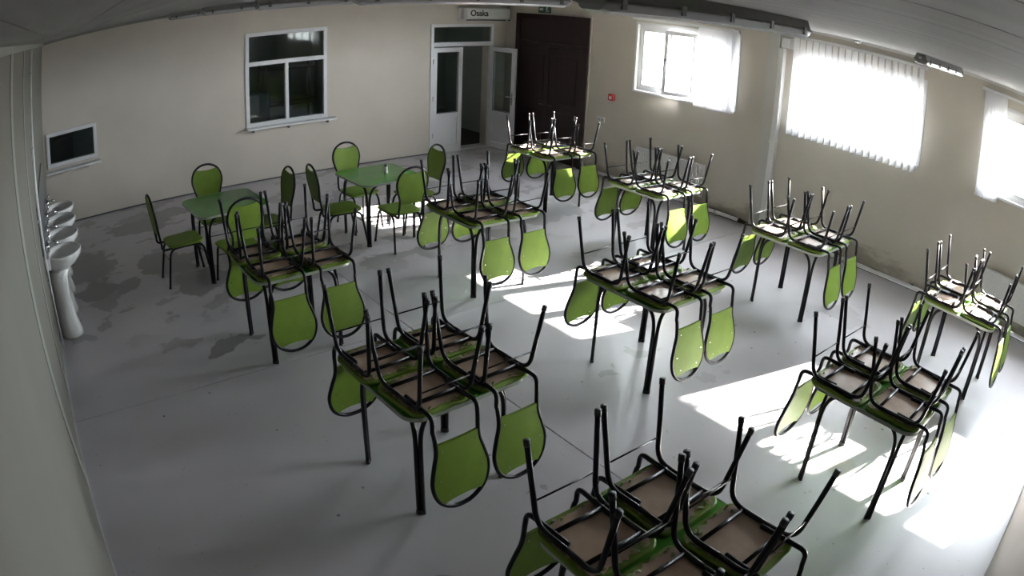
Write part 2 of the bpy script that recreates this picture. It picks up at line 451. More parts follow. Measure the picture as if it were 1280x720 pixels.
def tube(bm, pts, r, n=8, cap=True):
    """round bar along a polyline; r a number or one radius for each point"""
    pts = [Vector(p) for p in pts]
    k = len(pts)
    rs = r if isinstance(r, (list, tuple)) else [r] * k
    tang = []
    for i in range(k):
        a = pts[max(0, i - 1)]; b = pts[min(k - 1, i + 1)]
        tang.append((b - a).normalized())
    t0 = tang[0]
    ref = Vector((0, 0, 1)) if abs(t0.z) < 0.9 else Vector((1, 0, 0))
    u = t0.cross(ref).normalized()
    rings = []
    for i in range(k):
        t = tang[i]
        u = (u - t * u.dot(t)).normalized()
        w = t.cross(u)
        rings.append([bm.verts.new(pts[i] + (u * math.cos(2 * math.pi * j / n) + w * math.sin(2 * math.pi * j / n)) * rs[i]) for j in range(n)])
    for i in range(k - 1):
        for j in range(n):
            bm.faces.new((rings[i][j], rings[i][(j + 1) % n], rings[i + 1][(j + 1) % n], rings[i + 1][j]))
    if cap:
        bm.faces.new(rings[0][::-1]); bm.faces.new(rings[-1])
    return bm

def fillet(pts, rad, seg=5):
    """round the inner corners of a polyline"""
    pts = [Vector(p) for p in pts]
    out = [pts[0]]
    for i in range(1, len(pts) - 1):
        a, b, c = pts[i - 1], pts[i], pts[i + 1]
        d1 = min(rad, (a - b).length * 0.49); d2 = min(rad, (c - b).length * 0.49)
        p = b + (a - b).normalized() * d1; q = b + (c - b).normalized() * d2
        for s in range(seg + 1):
            t = s / seg
            out.append((p * (1 - t) + b * t) * (1 - t) + (b * (1 - t) + q * t) * t)
    out.append(pts[-1])
    return out

def catmull(pts, seg=4):
    pts = [Vector(p) for p in pts]
    out = []
    for i in range(len(pts) - 1):
        p0 = pts[max(i - 1, 0)]; p1 = pts[i]; p2 = pts[i + 1]; p3 = pts[min(i + 2, len(pts) - 1)]
        for s in range(seg):
            t = s / seg
            out.append(0.5 * ((2 * p1) + (p2 - p0) * t + (2 * p0 - 5 * p1 + 4 * p2 - p3) * t * t + (3 * p1 - p0 - 3 * p2 + p3) * t ** 3))
    out.append(pts[-1])
    return out

def round_rect(hx, hy, r, seg=5, taper=0.0):
    pts = []
    for (cx, cy, a0) in ((hx - r, hy - r, 0), (-hx + r, hy - r, 90), (-hx + r, -hy + r, 180), (hx - r, -hy + r, 270)):
        for s in range(seg + 1):
            a = math.radians(a0 + 90 * s / seg)
            x = cx + r * math.cos(a); y = cy + r * math.sin(a)
            pts.append((x * (1 + taper * y / hy), y))
    return pts

def loft(bm, loops, cap0=True, cap1=True):
    rs = [[bm.verts.new(p) for p in lp] for lp in loops]
    n = len(rs[0])
    for a, b in zip(rs, rs[1:]):
        for j in range(n):
            bm.faces.new((a[j], a[(j + 1) % n], b[(j + 1) % n], b[j]))
    if cap0: bm.faces.new(rs[0][::-1])
    if cap1: bm.faces.new(rs[-1])
    return bm

def prism(bm, pts, z0, z1):
    return loft(bm, [[(x, y, z0) for x, y in pts], [(x, y, z1) for x, y in pts]])

def tag(o, label, cat, group=None):
    o['label'] = label; o['category'] = cat
    if group: o['group'] = group
    return o

def empty(name, loc=(0, 0, 0), rot=(0, 0, 0)):
    o = bpy.data.objects.new(name, None)
    o.empty_display_size = 0.1
    C.objects.link(o)
    o.location = loc; o.rotation_euler = rot
    return o

def thing(name, label, cat, loc=(0, 0, 0), rot=(0, 0, 0), group=None):
    return tag(empty(name, loc, rot), label, cat, group)

def struct(o):
    o['kind'] = 'structure'
    return o

def copy_tree(o, parent=None):
    c = o.copy(); C.objects.link(c); c.parent = parent
    for ch in list(o.children):
        copy_tree(ch, c)
    return c

# ================================================================== SETTING
fl = struct(boxo('floor', XL - 0.5, XR + TH, YN2 - TH, YB + TH, -0.30, -0.012, 'joint'))
XJ, YJ, G = 2.89, 5.0, 0.005
for (x0, x1) in ((XL - 0.3, XJ - G), (XJ + G, XR + TH)):
    for (y0, y1) in ((YN2 - TH, YJ - G), (YJ + G, YB + TH)):
        boxo('slab', x0, x1, y0, y1, -0.011, 0.0, 'floor', fl)

ce = struct(boxo('ceiling', XL - TH, XR + TH, YN2 - TH, YB + TH, H + 0.012, H + 0.25, 'grey'))
nx = 35
wpan = (XR - XL) / nx
pan_bm = box(bmesh.new(), 0.002, wpan - 0.002, YN2, YB, H, H + 0.012)
pan = finish('ceiling_panel', pan_bm, 'ceil', ce)
pan.location.x = XL
for i in range(1, nx):
    c = pan.copy(); C.objects.link(c); c.parent = ce; c.location.x = XL + i * wpan

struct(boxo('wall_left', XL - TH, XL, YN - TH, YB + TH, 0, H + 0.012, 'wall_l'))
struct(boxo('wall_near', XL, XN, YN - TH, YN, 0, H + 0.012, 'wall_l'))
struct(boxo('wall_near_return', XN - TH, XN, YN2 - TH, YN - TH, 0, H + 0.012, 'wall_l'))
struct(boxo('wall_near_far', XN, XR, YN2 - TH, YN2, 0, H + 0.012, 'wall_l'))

def holed_wall(name, axis, p0, p1, a0, a1, z1, holes, mat):
    """wall across [a0,a1] with rectangular holes (lo, hi, zlo, zhi); axis 'x': runs along x"""
    bm = bmesh.new()
    def bx(lo, hi, zl, zh):
        if hi - lo < 1e-4 or zh - zl < 1e-4: return
        if axis == 'x': box(bm, lo, hi, p0, p1, zl, zh)
        else: box(bm, p0, p1, lo, hi, zl, zh)
    cur = a0
    for (lo, hi, zl, zh) in sorted(holes):
        bx(cur, lo, 0, z1); bx(lo, hi, 0, zl); bx(lo, hi, zh, z1); cur = hi
    bx(cur, a1, 0, z1)
    return struct(finish(name, bm, mat))

BW = (3.27, 4.74, 0.93, 2.50)     # interior window
HW = (-0.30, 0.64, 0.95, 1.50)    # serving hatch
DO = (6.80, 8.21, 0.0, 2.46)      # white door
holed_wall('wall_back', 'x', YB, YB + TH, XL, XR + TH, H + 0.012, [BW, HW, DO], 'wall')
BD = (8.62, 10.60, 0.0, 2.70)     # brown door, set into the wall
holed_wall('wall_right', 'y', XR, XR + TH, YN2 - TH, YB, H + 0.012, [WIN_A, WIN_B, WIN_C], 'wall_r')

# rooms behind the interior openings
struct(boxo('wall_service_back', XL - TH, XR + TH, 13.6, 13.7, 0, 3.0, 'service'))
struct(boxo('wall_service_divide', 5.55, 5.65, YB + TH, 13.6, 0, 3.0, 'service'))
struct(boxo('wall_service_left', XL - TH - 0.1, XL - TH, YB + TH, 13.7, 0, 3.0, 'service'))
struct(boxo('wall_service_right', XR + TH, XR + TH + 0.1, YB, 13.7, 0, 3.0, 'service'))
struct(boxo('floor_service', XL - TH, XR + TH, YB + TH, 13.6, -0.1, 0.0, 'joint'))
struct(boxo('ceiling_service', XL - TH, XR + TH, YB + TH, 13.7, 3.0, 3.1, 'service'))
struct(boxo('ground_outside', XR + TH + 0.3, 120, -90, 110, -0.5, -0.4, 'earth'))

# thin dark skirting line on the back wall
sk = bmesh.new()
box(sk, XL, 6.80, YB - 0.008, YB, 0, 0.022); box(sk, 8.21, XR, YB - 0.008, YB, 0, 0.022)
struct(finish('baseboard_back', sk, 'dgrey'))
sk = bmesh.new(); box(sk, XL, XL + 0.008, YN, YB, 0, 0.02)
struct(finish('baseboard_left', sk, 'grey'))
bm = bmesh.new()
rb = random.Random(5); yy = YN2; lo = []; hi = []
while yy < 8.55:
    hgt = 0.035 + 0.05 * rb.random()
    lo.append((yy, 0.0)); hi.append((yy, hgt)); yy += rb.uniform(0.04, 0.14)
va = [[bm.verts.new((XR - d, y, z)) for (y, z) in lo] for d in (0.0, 0.010)]; vb = [[bm.verts.new((XR - d, y, z)) for (y, z) in hi] for d in (0.0, 0.010)]
for i in range(len(lo) - 1):
    bm.faces.new((va[1][i], va[1][i + 1], vb[1][i + 1], vb[1][i])); bm.faces.new((vb[1][i], vb[1][i + 1], vb[0][i + 1], vb[0][i]))
struct(finish('baseboard_right', bm, 'dirt'))
# cornice strip where left wall meets ceiling
sk = bmesh.new(); box(sk, XL, XL + 0.03, YN, YB, H - 0.045, H)
struct(finish('trim_1', sk, 'duct'))
sk = bmesh.new(); box(sk, XL, XR, YB - 0.03, YB, H - 0.035, H)
struct(finish('trim_2', sk, 'duct'))
sk = bmesh.new(); box(sk, XR - 0.03, XR, YN2, YB, H - 0.035, H)
struct(finish('trim_3', sk, 'white'))

# ------------------------------------------------------------------ interior window with sill
def frame_rect(bm, axis, p0, p1, lo, hi, zl, zh, w):
    """four bars of a rectangular frame lying in the plane across 'axis' thickness p0..p1"""
    for (a, b, c, d) in ((lo, hi, zl, zl + w), (lo, hi, zh - w, zh), (lo, lo + w, zl + w, zh - w), (hi - w, hi, zl + w, zh - w)):
        if axis == 'x': box(bm, a, b, p0, p1, c, d, 0.004)
        else: box(bm, p0, p1, a, b, c, d, 0.004)
    return bm

def pane(name, axis, p, lo, hi, zl, zh, mat, parent):
    bm = bmesh.new()
    if axis == 'x': box(bm, lo, hi, p - 0.002, p + 0.002, zl, zh)
    else: box(bm, p - 0.002, p + 0.002, lo, hi, zl, zh)
    return finish(name, bm, mat, parent)

w1 = struct(empty('window_1', (0, 0, 0)))
x0, x1, z0, z1 = BW
f = frame_rect(bmesh.new(), 'x', YB - 0.02, YB + 0.06, x0, x1, z0, z1, 0.065)
box(f, x0 + 0.06, x1 - 0.06, YB - 0.02, YB + 0.06, 1.94, 2.01, 0.004)
box(f, 3.975, 4.035, YB - 0.02, YB + 0.06, z0 + 0.06, 1.945, 0.004)
finish('window_frame', f, 'pvc', w1)
pane('pane', 'x', YB + 0.03, x0 + 0.06, x1 - 0.06, 2.005, z1 - 0.06, 'dglass', w1)
pane('pane', 'x', YB + 0.03, x0 + 0.06, 3.98, z0 + 0.06, 1.945, 'dglass', w1)
pane('pane', 'x', YB + 0.03, 4.03, x1 - 0.06, z0 + 0.06, 1.945, 'dglass', w1)
s = boxo('window_sill', x0 - 0.02, x1 + 0.12, YB - 0.16, YB + 0.02, z0 - 0.035, z0, 'pvc', w1, 0.008)
for xx in (x0 + 0.1, 4.0, x1 - 0.02):
    b = bmesh.new(); box(b, xx - 0.01, xx + 0.01, YB - 0.10, YB, z0 - 0.085, z0 - 0.035); finish('sill_bracket', b, 'dgrey', s)

w2 = struct(empty('window_2'))
x0, x1, z0, z1 = HW
f = frame_rect(bmesh.new(), 'x', YB - 0.03, YB + 0.08, x0, x1, z0, z1, 0.06)
finish('window_frame', f, 'pvc', w2)
pane('pane', 'x', YB + 0.03, x0 + 0.05, x1 - 0.05, z0 + 0.05, z1 - 0.05, 'dglass', w2)
s = boxo('window_sill', XL + 0.01, x1 + 0.04, YB - 0.20, YB, z0 - 0.075, z0 - 0.045, 'pvc', w2, 0.006)
for xx in (-0.05, 0.45):
    b = bmesh.new(); box(b, xx - 0.01, xx + 0.01, YB - 0.14, YB, z0 - 0.125, z0 - 0.075); finish('sill_bracket', b, 'grey', s)

# things seen dimly through the interior window and the hatch
t = thing('serving_counter', 'slate blue counter board seen through the left pane of interior window', 'counter', (3.62, 12.0, 0))
boxo('front_panel', -0.55, 0.42, -0.02, 0.02, 0, 1.28, 'slate', t, 0.004)
boxo('worktop', -0.57, 0.44, -0.04, 0.5, 1.28, 1.32, 'slate', t, 0.004)
boxo('side_panel', -0.55, -0.51, 0.02, 0.46, 0, 1.28, 'slate', t)
t = thing('storage_shelf', 'dark metal storage shelf behind the right pane of interior window', 'shelf', (4.55, 12.4, 0))
for zz in (0.5, 1.02, 1.10, 1.7):
    boxo('shelf_board', -0.5, 0.5, -0.2, 0.2, zz, zz + 0.025, 'dgrey', t)
for sx in (-1, 1):
    for sy in (-1, 1):
        boxo('post', sx * 0.5 - 0.015, sx * 0.5 + 0.015, sy * 0.2 - 0.015, sy * 0.2 + 0.015, 0, 1.9, 'dgrey', t)
t = thing('hatch_cabinet', 'grey cupboard standing behind the small serving hatch', 'cabinet', (0.02, 12.1, 0))
boxo('body', -0.2, 0.2, -0.18, 0.18, 0, 1.22, 'slate', t, 0.005)
d = boxo('door', -0.19, 0.19, -0.2, -0.18, 0.05, 1.2, 'slate', t, 0.004)
boxo('handle', 0.14, 0.155, -0.225, -0.2, 0.7, 0.85, 'chrome', d)

# ------------------------------------------------------------------ white double door, right leaf open
d1 = struct(empty('door_1'))
x0, x1, z0, z1 = DO
f = bmesh.new()
box(f, x0, x0 + 0.06, YB - 0.02, YB + 0.06, 0, z1, 0.004); box(f, x1 - 0.06, x1, YB - 0.02, YB + 0.06, 0, z1, 0.004)
box(f, x0 + 0.06, x1 - 0.06, YB - 0.02, YB + 0.06, z1 - 0.06, z1, 0.004); box(f, x0 + 0.06, x1 - 0.06, YB - 0.02, YB + 0.06, 2.03, 2.11, 0.004)
finish('door_frame', f, 'pvc', d1)
pane('transom_pane', 'x', YB + 0.02, x0 + 0.055, x1 - 0.055, 2.105, z1 - 0.055, 'dglass', d1)
boxo('threshold', x0 + 0.06, x1 - 0.06, YB - 0.02, YB + 0.06, 0, 0.02, 'pvc', d1)

def door_leaf(width, name):
    """leaf standing along +x from its hinge, y thickness, returns parent mesh"""
    bm = bmesh.new()
    hgt = 2.01
    T = 0.027
    w = 0.10
    for (a, b, c, d) in ((0, width, 0.02, 0.14), (0, width, hgt - w, hgt), (0, w, 0.14, hgt - w), (width - w, width, 0.14, hgt - w), (w, width - w, 0.68, 0.77)):
        box(bm, a, b, -T, T, c, d, 0.004)
    o = finish(name, bm, 'pvc', d1)
    g = bmesh.new(); box(g, w - 0.01, width - w + 0.01, -0.003, 0.003, 0.76, hgt - w + 0.01); finish('pane', g, 'dglass', o)
    p = bmesh.new(); box(p, w - 0.01, width - w + 0.01, -0.014, 0.014, 0.13, 0.69); finish('lower_panel', p, 'pvc', o)
    gk = frame_rect(bmesh.new(), 'x', -T - 0.002, -T + 0.002, w - 0.012, width - w + 0.012, 0.758, hgt - w + 0.012, 0.012); finish('gasket', gk, 'dgrey', o)
    return o
lf = door_leaf(0.655, 'door_leaf'); lf.location = (x0 + 0.06, YB + 0.02, 0.0)
for zz in (0.35, 1.05, 1.75):
    b = bmesh.new(); tube(b, [(0, -0.04, zz - 0.045), (0, -0.04, zz + 0.045)], 0.010, 8); finish('hinge', b, 'grey', lf, True)
rf = door_leaf(0.66, 'door_leaf'); rf.location = (x1 - 0.045, YB - 0.035, 0.0); rf.rotation_euler = (0, 0, math.radians(-83))
for sy in (-1, 1):
    b = bmesh.new(); box(b, 0.595, 0.628, sy * 0.027 - 0.006, sy * 0.027 + 0.006, 0.92, 1.15, 0.003)
    tube(b, fillet([(0.61, sy * 0.03, 1.07), (0.61, sy * 0.075, 1.07), (0.49, sy * 0.078, 1.07)], 0.02, 4), 0.009, 8)
    finish('handle', b, 'chrome', rf)
for zz in (0.35, 1.05, 1.75):
    b = bmesh.new(); tube(b, [(0, 0.036, zz - 0.045), (0, 0.036, zz + 0.045)], 0.010, 8); finish('hinge', b, 'grey', rf, True)

# corridor things seen through the doorway
t = thing('wall_screen', 'small dark framed screen on the corridor wall behind the open door', 'screen', (8.0, 13.55, 1.75))
boxo('screen_frame', -0.32, 0.32, 0.0, 0.05, -0.28, 0.28, 'grey', t, 0.006)
boxo('display', -0.27, 0.27, -0.006, 0.0, -0.23, 0.23, 'black', t)
t = thing('corridor_bench', 'low pale bench along the corridor wall behind the open door', 'bench', (7.6, 13.3, 0))
boxo('seat', -1.1, 1.0, -0.22, 0.25, 0.42, 0.47, 'grey', t, 0.008)
for xx in (-0.9, 0.8):
    boxo('leg', xx - 0.03, xx + 0.03, -0.18, 0.2, 0, 0.42, 'grey', t)

t = thing('corridor_fill_light', 'added round fill light, out of view, brightening corridor behind the white door', 'lamp', (6.6, 12.5, 3.0))  # fill light added out of view to lift the dark corridor
b = bmesh.new(); tube(b, [(0, 0, -0.02), (0, 0, 0)], 0.14, 20); finish('base_plate', b, 'white', t)
lm = bpy.data.materials.new('fill_glow'); lm.use_nodes = True
lm.node_tree.nodes['Principled BSDF'].inputs['Emission Color'].default_value = (1.0, 0.95, 0.85, 1)
lm.node_tree.nodes['Principled BSDF'].inputs['Emission Strength'].default_value = 6.0
b = bmesh.new(); tube(b, [(0, 0, -0.09), (0, 0, -0.075), (0, 0, -0.02)], [0.06, 0.11, 0.13], 20); finish('fill_globe', b, lm, t, True)

# ------------------------------------------------------------------ brown double door in the right wall
d2 = struct(empty('door_2'))
y0, y1, z0, z1 = BD
f = bmesh.new()
box(f, XR - 0.05, XR, y0, y0 + 0.12, 0, z1, 0.006); box(f, XR - 0.05, XR, y1 - 0.12, y1, 0, z1, 0.006)
box(f, XR - 0.05, XR, y0 + 0.12, y1 - 0.12, z1 - 0.10, z1, 0.006); box(f, XR - 0.045, XR, y0 + 0.12, y1 - 0.12, 2.10, 2.18, 0.006)
finish('door_frame', f, 'wood', d2)
boxo('transom_panel', XR - 0.025, XR, y0 + 0.12, y1 - 0.12, 2.18, z1 - 0.10, 'wood', d2, 0.003)
ym = (y0 + y1) / 2
for (a, b) in ((y0 + 0.125, ym - 0.004), (ym + 0.004, y1 - 0.125)):
    l = boxo('door_leaf', XR - 0.030, XR, a, b, 0.01, 2.095, 'wood', d2, 0.004)
    for (c, d) in ((0.18, 0.92), (1.08, 1.95)):
        boxo('raised_panel', XR - 0.040, XR - 0.028, a + 0.14, b - 0.14, c, d, 'wood', l, 0.008)
    hb = bmesh.new(); yy = (b - 0.06) if a < ym - 0.1 else (a + 0.06)
    tube(hb, fillet([(XR - 0.03, yy, 1.02), (XR - 0.085, yy, 1.02), (XR - 0.085, yy + (0.11 if a > ym - 0.1 else -0.11), 1.02)], 0.02, 4), 0.009, 8)
    finish('handle', hb, 'dgrey', l, True)
tr = bmesh.new()
box(tr, XR - 0.02, XR, y0 - 0.025, y0, 0, z1 + 0.025); box(tr, XR - 0.02, XR, y1, y1 + 0.025, 0, z1 + 0.025); box(tr, XR - 0.02, XR, y0, y1, z1, z1 + 0.025)
struct(finish('trim_4', tr, 'wall'))

# ------------------------------------------------------------------ windows in the right wall
PX = XR + 0.035     # frame plane
def ext_window(name, W, mullions, skip=()):
    w = struct(empty(name))
    y0, y1, z0, z1 = W
    f = frame_rect(bmesh.new(), 'y', PX, PX + 0.07, y0, y1, z0, z1, 0.055)
    for m in mullions:
        box(f, PX, PX + 0.07, m - 0.03, m + 0.03, z0 + 0.05, z1 - 0.05, 0.004)
    finish('window_frame', f, 'pvc', w)
    ed = [y0 + 0.025] + list(mullions) + [y1 - 0.025]
    for i in range(len(ed) - 1):
        if i in skip: continue
        a, b = ed[i] + 0.03, ed[i + 1] - 0.03
        sf = finish('sash', frame_rect(bmesh.new(), 'y', PX + 0.005, PX + 0.06, a, b, z0 + 0.055, z1 - 0.055, 0.05), 'pvc', w)
        pane('pane', 'y', PX + 0.03, a + 0.045, b - 0.045, z0 + 0.10, z1 - 0.10, 'glass', sf)
    boxo('window_sill', XR - 0.03, PX + 0.01, y0 - 0.03, y1 + 0.03, z0 - 0.03, z0 + 0.004, 'pvc', w, 0.006)
    cs = bmesh.new()
    for (a, b, c, d) in ((y0 - 0.045, y0, z0, z1 + 0.045), (y1, y1 + 0.045, z0, z1 + 0.045), (y0, y1, z1, z1 + 0.045)):
        box(cs, XR - 0.012, XR + 0.002, a, b, c, d, 0.003)
    finish('casing', cs, 'pvc', w)
    return w
wA = ext_window('window_3', WIN_A, [6.30, 6.885], skip=(1,))
# middle sash of window_3 stands ajar into the room: hinged at y=6.33
a, b = 0.0, 0.53
sf = finish('sash', frame_rect(bmesh.new(), 'y', -0.03, 0.03, 0, b, WIN_A[2] + 0.04, WIN_A[3] - 0.04, 0.06), 'pvc', wA)
pane('pane', 'y', 0.0, 0.05, b - 0.05, WIN_A[2] + 0.09, WIN_A[3] - 0.09, 'glass', sf)
hb = bmesh.new(); box(hb, -0.045, -0.03, b - 0.045, b - 0.015, 2.08, 2.2, 0.003); box(hb, -0.06, -0.045, b - 0.04, b - 0.02, 2.02, 2.16, 0.003)
finish('handle', hb, 'dgrey', sf)
gb = bmesh.new(); box(gb, -0.034, -0.028, 0.058, 0.072, WIN_A[2] + 0.10, WIN_A[3] - 0.10); finish('gasket', gb, 'black', sf)
sf.location = (PX - 0.02, 6.335, 0); sf.rotation_euler = (0, 0, math.radians(22))
ext_window('window_4', WIN_B, [3.28, 3.94])
ext_window('window_5', WIN_C, [-0.62, 0.10, 0.78])

# vertical blinds
def blind(label, name_y0, name_y1, zt, zb, spans, width=0.118):
    """rail from y0 to y1; spans = list of (ya, yb, n, angle in degrees of slat to the wall)"""
    t = thing('vertical_blind', label, 'blind', (XR - 0.075, 0, 0))
    r = bmesh.new(); box(r, -0.022, 0.022, name_y0, name_y1, zt, zt + 0.035, 0.004)
    rail = finish('head_rail', r, 'pvc', t)
    for yy in (name_y0 + 0.15, name_y1 - 0.15):
        b = bmesh.new(); box(b, -0.01, 0.075, yy - 0.015, yy + 0.015, zt + 0.035, zt + 0.045); finish('rail_bracket', b, 'pvc', rail)
    hgt = zt - zb
    bm = bmesh.new()
    cols = 5; vs = []
    for j in range(cols):
        u = j / (cols - 1) - 0.5
        vs.append((bm.verts.new((0.010 * (1 - 4 * u * u), u * width, 0)), bm.verts.new((0.010 * (1 - 4 * u * u), u * width, -hgt))))
    for j in range(cols - 1):
        bm.faces.new((vs[j][0], vs[j + 1][0], vs[j + 1][1], vs[j][1]))
    first = finish('slat', bm, 'blind', t, True)
    wb = bmesh.new(); box(wb, 0.006, 0.012, -width * 0.46, width * 0.46, -hgt, -hgt + 0.03)
    w8 = finish('slat_weight', wb, 'blind', first)
    used = False
    for (ya, yb, n, ang) in spans:
        for i in range(n):
            yy = ya + (yb - ya) * (i + 0.5) / n
            if not used:
                o = first; used = True
            else:
                o = copy_tree(first, t)
            o.location = (0, yy, zt - 0.003)
            o.rotation_euler = (0, 0, math.radians(ang + random.uniform(-4, 4)))
    return t
blind('white vertical blind drawn across the middle window beside the white pipe', 2.56, 4.68, 2.84, 1.49, [(2.60, 4.64, 20, 74)])
blind('white vertical blind gathered at one side of window beside brown door', 5.55, 7.60, 2.76, 1.56, [(5.58, 6.24, 13, 48)])
blind('white vertical blind gathered at the far end of the rightmost window', -1.35, 1.72, 2.84, 1.52, [(1.34, 1.66, 7, 60)])

# ------------------------------------------------------------------ right wall fittings
pil = struct(boxo('trim_5', XR - 0.05, XR, 4.88, 5.07, 0, H, 'pillar', None, 0.004))
t = thing('drain_pipe', 'white vertical pipe boxing running floor to ceiling beside the middle window', 'pipe', (XR - 0.045, 4.83, 0))
boxo('pipe', -0.045, 0.045, -0.045, 0.045, 0.0, 2.66, 'white', t, 0.01)
boxo('collar', -0.05, 0.05, -0.05, 0.05, 1.3, 1.34, 'white', t, 0.003)
boxo('pipe_foot', -0.06, 0.05, -0.055, 0.055, 0.0, 0.05, 'white', t, 0.004)
t = thing('junction_box', 'grey electrical junction box above the white pipe near the ceiling', 'box', (XR - 0.05, 4.77, 2.72))
boxo('box_body', -0.05, 0.05, -0.1, 0.06, -0.06, 0.1, 'grey', t, 0.008)
boxo('lid', -0.056, -0.05, -0.09, 0.05, -0.05, 0.09, 'white', t, 0.003)

def heating_pipe(y0, y1, label):
    t = thing('heating_pipe', label, 'pipe', (XR - 0.075, 0, 0.06))
    b = bmesh.new(); tube(b, [(0, y0, 0), (0, y1, 0)], 0.028, 10); finish('pipe', b, 'white', t, True)
    y = y0 + 0.4
    while y < y1:
        b = bmesh.new(); box(b, -0.012, 0.075, y - 0.015, y + 0.015, -0.060, -0.026); tube(b, [(0, y - 0.02, 0), (0, y + 0.02, 0)], 0.034, 10); finish('bracket', b, 'grey', t)
        y += 1.3
    return t
heating_pipe(-2.2, 4.76, 'white heating pipe low along the wall below the middle and rightmost windows')
heating_pipe(5.25, 8.45, 'white heating pipe low along the wall between white pipe and brown door')

def radiator(y0, y1, label):
    t = thing('radiator', label, 'radiator', (XR - 0.02, y0, 0.2))
    L_ = y1 - y0
    bm = bmesh.new()
    n = int(L_ / 0.033)
    prof = []
    for i in range(n):
        a = i * L_ / n; s = L_ / n
        prof += [(-0.10, a + s * 0.1), (-0.10, a + s * 0.5), (-0.088, a + s * 0.6), (-0.088, a + s)]
    loop = [(x, y) for x, y in prof] + [(-0.06, L_), (-0.06, 0)]
    lo = [(x, y, 0.03) for x, y in loop]; hi = [(x, y, 0.49) for x, y in loop]
    loft(bm, [lo, hi]); finish('front_panel', bm, 'white', t)
    boxo('back_panel', -0.045, -0.03, 0.01, L_ - 0.01, 0.03, 0.49, 'white', t)
    g = bmesh.new()
    k = int(L_ / 0.03)
    for i in range(k):
        a = (i + 0.3) * L_ / k
        box(g, -0.09, -0.035, a, a + 0.012, 0.49, 0.498)
    box(g, -0.102, -0.088, 0, L_, 0.485, 0.503); box(g, -0.042, -0.03, 0, L_, 0.485, 0.503)
    finish('top_grille', g, 'white', t)
    boxo('side_cover', -0.102, -0.03, -0.006, 0.0, 0.02, 0.503, 'white', t)
    boxo('side_cover', -0.102, -0.03, L_, L_ + 0.006, 0.02, 0.503, 'white', t)
    for yy in (0.2, L_ - 0.2):
        boxo('wall_bracket', -0.03, 0.02, yy - 0.02, yy + 0.02, 0.1, 0.42, 'white', t)
    v = bmesh.new(); tube(v, fillet([(-0.065, L_ + 0.006, 0.08), (-0.065, L_ + 0.07, 0.08), (-0.055, L_ + 0.07, -0.12)], 0.03, 4), 0.011, 8)
    finish('valve_pipe', v, 'white', t, True)
    return t
radiator(5.96, 7.30, 'white ribbed panel radiator below the window beside the brown door')
radiator(0.02, 1.30, 'white ribbed panel radiator below the rightmost window')

t = thing('fire_call_point', 'red fire alarm call point on the wall beside brown door', 'alarm', (XR, 8.02, 1.395))
boxo('housing', -0.05, 0, -0.06, 0.06, -0.055, 0.055, 'red', t, 0.006)
boxo('press_plate', -0.054, -0.05, -0.028, 0.028, -0.032, 0.018, 'signwhite', t)
t = thing('wall_socket', 'white power socket on the wall beside brown door', 'socket', (XR, 8.24, 0.975))
boxo('face_plate', -0.018, 0, -0.085, 0.085, -0.042, 0.042, 'white', t, 0.006)
for yy in (-0.04, 0.04):
    b = bmesh.new(); tube(b, [(-0.021, yy, 0), (-0.017, yy, 0)], 0.028, 12); finish('outlet', b, 'grey', t)

t = thing('exit_sign', 'green exit sign under a white emergency light above brown door', 'sign', (XR - 0.14, 9.68, 2.80))
boxo('light_housing', -0.06, 0.14, -0.17, 0.17, 0.07, 0.17, 'white', t, 0.012)
s = boxo('sign_panel', -0.012, 0.012, -0.16, 0.16, -0.07, 0.068, 'green', t, 0.003)
g = bmesh.new()
for (a, b, c, d) in ((0.03, 0.05, -0.025, 0.02), (0.055, 0.075, -0.025, 0.02), (0.08, 0.1, -0.025, 0.02), (0.105, 0.125, -0.025, 0.02)):
    box(g, -0.0145, -0.012, a, b, c, d)
finish('sign_lettering', g, 'signwhite', s)
g = bmesh.new()
tube(g, [(-0.0145, -0.075, 0.038), (-0.012, -0.075, 0.038)], 0.012, 10)
for (p, q, r_) in (((-0.06, 0.02), (-0.085, -0.02), .010), ((-0.085, -0.02), (-0.06, -0.05), .008), ((-0.085, -0.02), (-0.12, -0.045), .008), ((-0.06, 0.018), (-0.035, -0.005), .007), ((-0.065, 0.018), (-0.105, 0.012), .007)):
    tube(g, [(-0.0135, p[0], p[1]), (-0.0135, q[0], q[1])], r_ * 0.9, 6)
finish('running_figure', g, 'signwhite', s)
t = thing('emergency_light', 'small white emergency light fitting near ceiling between brown door and window', 'lamp', (XR, 8.56, 2.90))
boxo('housing', -0.10, 0, -0.26, 0.26, -0.05, 0.05, 'white', t, 0.015)
boxo('diffuser', -0.125, -0.10, -0.23, 0.23, -0.045, 0.03, 'grey', t, 0.012)

# ------------------------------------------------------------------ air conditioner above the white door
t = thing('air_conditioner', 'white wall air conditioner with dark lettering above the white door', 'air conditioner', (7.91, YB, 2.52))
bm = bmesh.new()
pr = [(0.0, 0.0), (-0.13, 0.0), (-0.195, 0.05), (-0.205, 0.20), (-0.18, 0.25), (0.0, 0.26)]
loft(bm, [[(-0.54, y, z) for y, z in pr], [(0.54, y, z) for y, z in pr]])
bmesh.ops.bevel(bm, geom=bm.edges[:], offset=0.008, segments=2, affect='EDGES')
finish('casing', bm, 'white', t)
boxo('front_cover', -0.46, 0.46, -0.215, -0.2, 0.065, 0.235, 'white', t, 0.006)
boxo('end_cap', -0.545, -0.475, -0.212, -0.1, 0.03, 0.245, 'grey', t, 0.01)
boxo('air_vane', -0.44, 0.44, -0.185, -0.14, 0.005, 0.03, 'dgrey', t, 0.004)
boxo('drain_elbow', 0.53, 0.60, -0.12, -0.06, 0.0, 0.03, 'dgrey', t, 0.006)
cu = bpy.data.curves.new('maker_lettering', 'FONT'); cu.body = 'Osaka'; cu.size = 0.16; cu.extrude = 0.002; cu.offset = 0.004; cu.align_x = 'LEFT'
